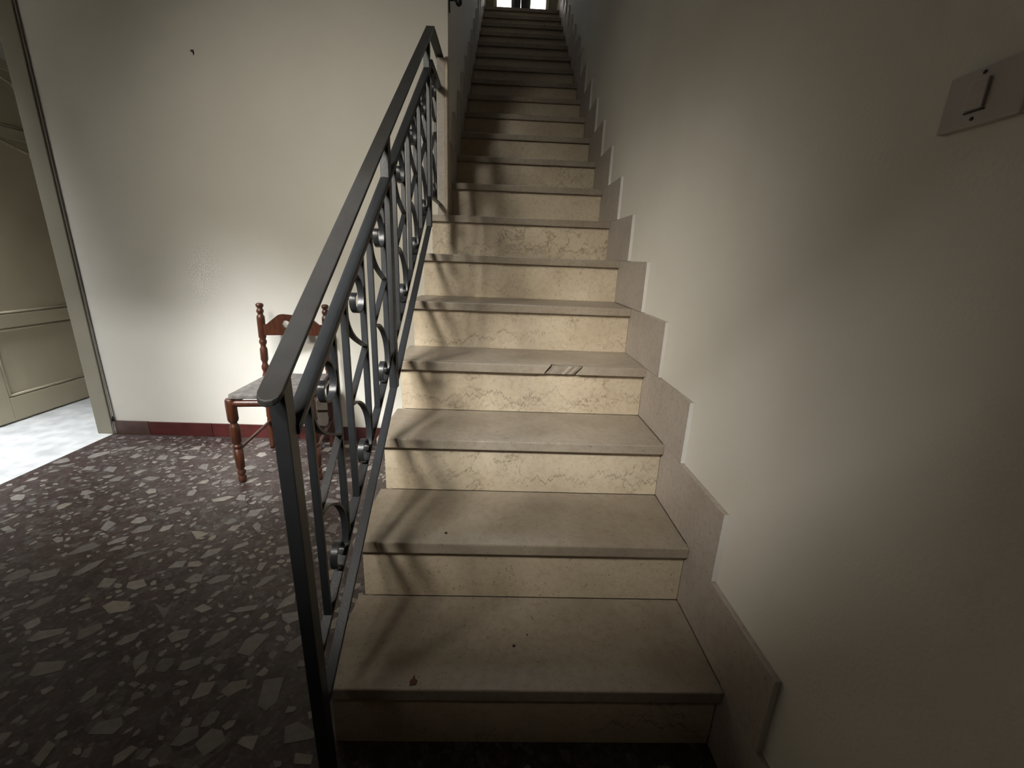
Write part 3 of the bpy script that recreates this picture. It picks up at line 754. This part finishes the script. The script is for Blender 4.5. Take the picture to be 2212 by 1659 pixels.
# seat: thin pad with rounded front corners
def lerp(a, b, t): return (a[0]+(b[0]-a[0])*t, a[1]+(b[1]-a[1])*t)
ex = Vector((FRp[0]-FLp[0], FRp[1]-FLp[1])).normalized(); ey = Vector((-ex.y, ex.x))
o0 = Vector(FLp)
sq = []
for cx, cy, a0 in ((.335, -.012, -60), (.312, .352, 30), (.018, .352, 90), (-.010, -.012, 180)):
    for a in (0, 30, 60, 90):
        ang = math.radians(a0+a*(.9)); rr = .018
        sx = rr if cx < .1 else -rr; sy = rr if cy < .1 else -rr
        q = o0 + ex*(cx+sx+rr*math.cos(ang)) + ey*(cy+sy+rr*math.sin(ang)); sq.append((q.x, q.y))
m = MB(); m.prism(sq, 'z', .394, .412, .0045); seat = m.build('seat', M_seat, ch)
# slat with shaped top and two round holes
def slat():
    mm = MB()
    a = Vector((RLp[0]+.018, RLp[1]+.012)); b = Vector((RRp[0]-.014, RRp[1]+.012)); L = (b-a).length; e = (b-a).normalized()
    n = 41; topz = []
    for i in range(n):
        t = i/(n-1); s = min(t, 1-t)
        if s < .05: z = .655
        elif s < .24: z = .655+(s-.05)/.19*.044
        elif s < .32: z = .699+math.sin((s-.24)/.08*math.pi/2)*.006
        else: z = .705-(s-.32)/.18*.005
        topz.append(z)
    hole = lambda t: abs(abs(t-.5)-.13) < .068
    def zh(t):
        c = abs(abs(t-.5)-.13)*L; rr = .068*L
        return math.sqrt(max(0, rr*rr-c*c))
    hc = .655
    cols_ = []
    for i in range(n):
        t = i/(n-1); p = a+e*(L*t); bow = .012*math.sin(math.pi*t)
        cols_.append((p.x, p.y+bow, t, topz[i]))
    for i in range(n-1):
        A, B = cols_[i], cols_[i+1]
        ha, hb = zh(A[2]), zh(B[2])
        def blk(z0a, z1a, z0b, z1b):
            mm.hexa([(A[0], A[1]-.006, z0a), (B[0], B[1]-.006, z0b), (B[0], B[1]+.006, z0b), (A[0], A[1]+.006, z0a), (A[0], A[1]-.006, z1a), (B[0], B[1]-.006, z1b), (B[0], B[1]+.006, z1b), (A[0], A[1]+.006, z1a)])
        if ha > 0 or hb > 0:
            blk(.600, hc-ha, .600, hc-hb); blk(hc+ha, A[3], hc+hb, B[3])
        else: blk(.600, A[3], .600, B[3])
    bmesh.ops.remove_doubles(mm.bm, verts=mm.bm.verts[:], dist=1e-5)
    inner = {}
    for f in mm.bm.faces:
        inner.setdefault(tuple(sorted(v.index for v in f.verts)), []).append(f)
    mm.bm.verts.index_update(); groups = {}
    for f in mm.bm.faces: groups.setdefault(tuple(sorted(v.index for v in f.verts)), []).append(f)
    dead = [f for g in groups.values() if len(g) > 1 for f in g]
    bmesh.ops.delete(mm.bm, geom=dead, context='FACES_ONLY')
    return mm
slat().build('back_slat', M_wood, ch)

# ---------------------------------------------------------------- small things on walls and steps
sw = thing('light_switch', 'grey-white plastic switch plate high on the right wall', 'light switch', (.012, -.165, 1.19))
m = MB(); m.box(.003, .012, -.209, -.125, 1.163, 1.220, .0025); m.build('cover_plate', M_plastic, sw)
m = MB(); m.box(-.0005, .004, -.1725, -.1535, 1.179, 1.207, .0015); m.build('rocker', M_plastic, sw)
m = MB(); m.box(.0022, .004, -.1735, -.1525, 1.1765, 1.1785); m.build('rocker_gap', M_black, sw)
for z in (1.1705, 1.2130):
    m = MB(); m.lathe((.0032, -.163, z), (.0016, -.163, z), [(0, .0019), (.7, .0019), (1, .001)], 10); m.build('screw', M_black, sw)
nl = thing('wall_nail', 'small dark nail stuck in the cream wall high above the chair', 'nail', (-1.877, YW, 1.838))
m = MB(); m.lathe((-1.877, YW+.004, 1.838), (-1.875, YW-.016, 1.832), [(0, .002), (.9, .002), (.91, .0046), (1, .004)], 8); m.build('nail_shank', M_black, nl)
m = MB(); m.prism([(-1.880, 1.842), (-1.874, 1.842), (-1.8735, 1.830), (-1.8765, 1.820), (-1.879, 1.830)], 'y', YW-.0012, YW+.001); m.build('plaster_chip', M_dirt, nl)
hk = thing('wall_hook', 'black metal hook with round knob on the stair wall corner', 'hook', (XL, 1.645, 2.08))
m = MB(); m.box(XL, XL+.005, 1.634, 1.656, 2.055, 2.11, .002); m.build('back_plate', M_black, hk)
m = MB(); m.tube(spline([(XL+.003, 1.645, 2.098), (XL+.02, 1.645, 2.100), (XL+.036, 1.645, 2.095)], 4), .004, 8); m.build('arm', M_black, hk)
m = MB(); m.lathe((XL+.030, 1.645, 2.098), (XL+.056, 1.645, 2.088), [(0, .006), (.2, .013), (.5, .016), (.8, .013), (1, .006)], 12); m.build('knob', M_black, hk)
lf = thing('dry_leaf', 'tiny brown dry leaf fragment near the front edge of the lowest step', 'leaf', (-.64, .017, H))
m = MB(); m.prism([(-.646, .010), (-.634, .012), (-.632, .020), (-.638, .024), (-.641, .034), (-.644, .024), (-.648, .018)], 'z', H+.0002, H+.0016); m.build('leaf_blade', M_leaf, lf)
for x, y, z, r, lab in ((-.432, .106, H, .0035, 'dark crumb of grit in the middle of the lowest step'), (-.606, .278, 2*H, .0035, 'dark crumb of grit on the left of the second step'),
                   (-.40, .137, H, .002, 'smallest dark crumb of grit on the lowest step')):
    m = MB(); m.lathe((x, y, z), (x+.001, y, z+r*1.1), [(0, r*.9), (.5, r), (1, r*.4)], 7)
    tag(m.build('grit_crumb', M_dirt, base=(x, y, z)), lab, 'grit')

# ---------------------------------------------------------------- person at the head of the stairs
def person():
    bx, by, bz = -.372, 5.08, 3.4
    k = 1/S
    J = [ # name, parent, pos (m, relative), radius
        ('pelvis', None, (0, 0, .93), (.145, .10)), ('waist', 0, (0, 0, 1.06), (.135, .095)), ('chest', 1, (0, .0, 1.25), (.155, .105)), ('collar', 2, (0, 0, 1.40), (.10, .075)),
        ('neck', 3, (0, 0, 1.48), (.052, .052)), ('jaw', 4, (0, -.02, 1.56), (.066, .075)), ('head', 5, (0, -.005, 1.645), (.076, .092)), ('crown', 6, (0, .0, 1.70), (.058, .07)),
        ('shoulder_l', 3, (-.17, 0, 1.385), (.058, .055)), ('elbow_l', 8, (-.215, .02, 1.12), (.043, .043)), ('wrist_l', 9, (-.20, -.06, .89), (.030, .028)), ('palm_l', 10, (-.195, -.075, .82), (.038, .020)),
        ('shoulder_r', 3, (.17, 0, 1.385), (.058, .055)), ('elbow_r', 12, (.215, .02, 1.12), (.043, .043)), ('wrist_r', 13, (.20, -.06, .89), (.030, .028)), ('palm_r', 14, (.195, -.075, .82), (.038, .020)),
        ('hip_l', 0, (-.07, 0, .86), (.085, .088)), ('knee_l', 16, (-.062, -.01, .49), (.066, .068)), ('ankle_l', 17, (-.058, .01, .10), (.052, .058)), ('toe_l', 18, (-.07, -.14, .035), (.042, .030)),
        ('hip_r', 0, (.07, 0, .86), (.085, .088)), ('knee_r', 20, (.062, -.01, .49), (.066, .068)), ('ankle_r', 21, (.058, .01, .10), (.052, .058)), ('toe_r', 22, (.07, -.14, .035), (.042, .030))]
    vs = [j[2] for j in J]; es = [(j[1], i) for i, j in enumerate(J) if j[1] is not None]; rad = [j[3] for j in J]
    def add(parent, p, r): vs.append(p); rad.append((r, r)); es.append((parent, len(vs)-1)); return len(vs)-1
    for s, palm in ((-1, 11), (1, 15)):                       # four fingers and a thumb each
        for f, (dy, ln) in enumerate(((-.030, .062), (-.010, .072), (.010, .066), (.028, .052))):
            q = vs[palm]; a = add(palm, (q[0]-s*.004, q[1]+dy*.8, q[2]-.045), .0088)
            b = add(a, (q[0]-s*.010, q[1]+dy*.9, q[2]-.045-ln*.5), .0082); add(b, (q[0]-s*.024, q[1]+dy*.9, q[2]-.045-ln*.95), .0072)
        q = vs[palm]; a = add(palm-1, (q[0]-s*.012, q[1]-.040, q[2]+.018), .0105); add(a, (q[0]-s*.020, q[1]-.058, q[2]-.022), .0085)
    me = bpy.data.meshes.new('person'); me.from_pydata(vs, es, []); me.update()
    o = bpy.data.objects.new('person', me); col.objects.link(o)
    sk = o.modifiers.new('skin', 'SKIN'); sk.use_smooth_shade = True
    sv = me.skin_vertices[0].data
    for i, rr in enumerate(rad): sv[i].radius = rr
    sv[0].use_root = True
    ss = o.modifiers.new('sub', 'SUBSURF'); ss.levels = 2; ss.render_levels = 2
    dg = bpy.context.evaluated_depsgraph_get(); dg.update()
    m2 = bpy.data.meshes.new_from_object(o.evaluated_get(dg))
    o.modifiers.clear(); o.data = m2; bpy.data.meshes.remove(me)
    m2.materials.clear()
    for mt in (M_trouser, M_jacket, M_skin, M_shoe): m2.materials.append(mt)
    for p in m2.polygons:
        c = p.center; p.use_smooth = True
        arm = abs(c.x) > .165 or (abs(c.x) > .15 and c.z < .93)
        if c.z > 1.49: p.material_index = 2
        elif arm and c.z < .90 and c.z > .70: p.material_index = 2
        elif c.z > .92 or arm: p.material_index = 1
        elif c.z < .095: p.material_index = 3
        else: p.material_index = 0
    zmin = min(v.co.z for v in m2.vertices)
    m2.transform(Matrix.Translation((0, 0, -zmin)))
    o.location = Vector((bx, by, bz))*S
    tag(o, 'person in black trousers standing at the head of the stairs before the bright doorway', 'person')
    def part(name, mb, mat):
        mb.bm.transform(Matrix.Scale(1/S, 4))
        me = bpy.data.meshes.new(name); mb.bm.to_mesh(me); mb.bm.free(); me.materials.append(mat)
        q = bpy.data.objects.new(name, me); col.objects.link(q); q.parent = o; q.location = (0, 0, -zmin); return q
    mb = MB()
    bmesh.ops.create_uvsphere(mb.bm, u_segments=20, v_segments=14, radius=1)
    for v in list(mb.bm.verts):
        v.co = Vector((v.co.x*.083, v.co.y*.10+.012, v.co.z*.085+1.675))*S
    for v in [v for v in mb.bm.verts if v.co.y/S < -.035 and v.co.z/S < 1.695]: mb.bm.verts.remove(v)
    for f in mb.bm.faces: f.smooth = True
    part('hair', mb, M_hair)
    mb = MB(); mb.hexa([(-.014, -.108, 1.585), (.014, -.108, 1.585), (.010, -.07, 1.585), (-.010, -.07, 1.585), (-.006, -.088, 1.635), (.006, -.088, 1.635), (.006, -.07, 1.635), (-.006, -.07, 1.635)], .004); part('nose', mb, M_skin)
    for s in (-1, 1):
        mb = MB(); mb.lathe((s*.03, -.079, 1.64), (s*.03, -.089, 1.64), [(0, .012), (.6, .010), (1, .004)], 10); part('eye', mb, M_white)
        mb = MB(); mb.lathe((s*.070, .005, 1.615), (s*.086, .010, 1.615), [(0, .022), (.6, .024), (1, .012)], 10); part('ear', mb, M_skin)
    mb = MB(); mb.box(-.024, .024, -.092, -.075, 1.553, 1.562, .003); part('mouth', mb, plain('lips', (.30, .12, .10), .6))
person()
bpy.context.view_layer.update()
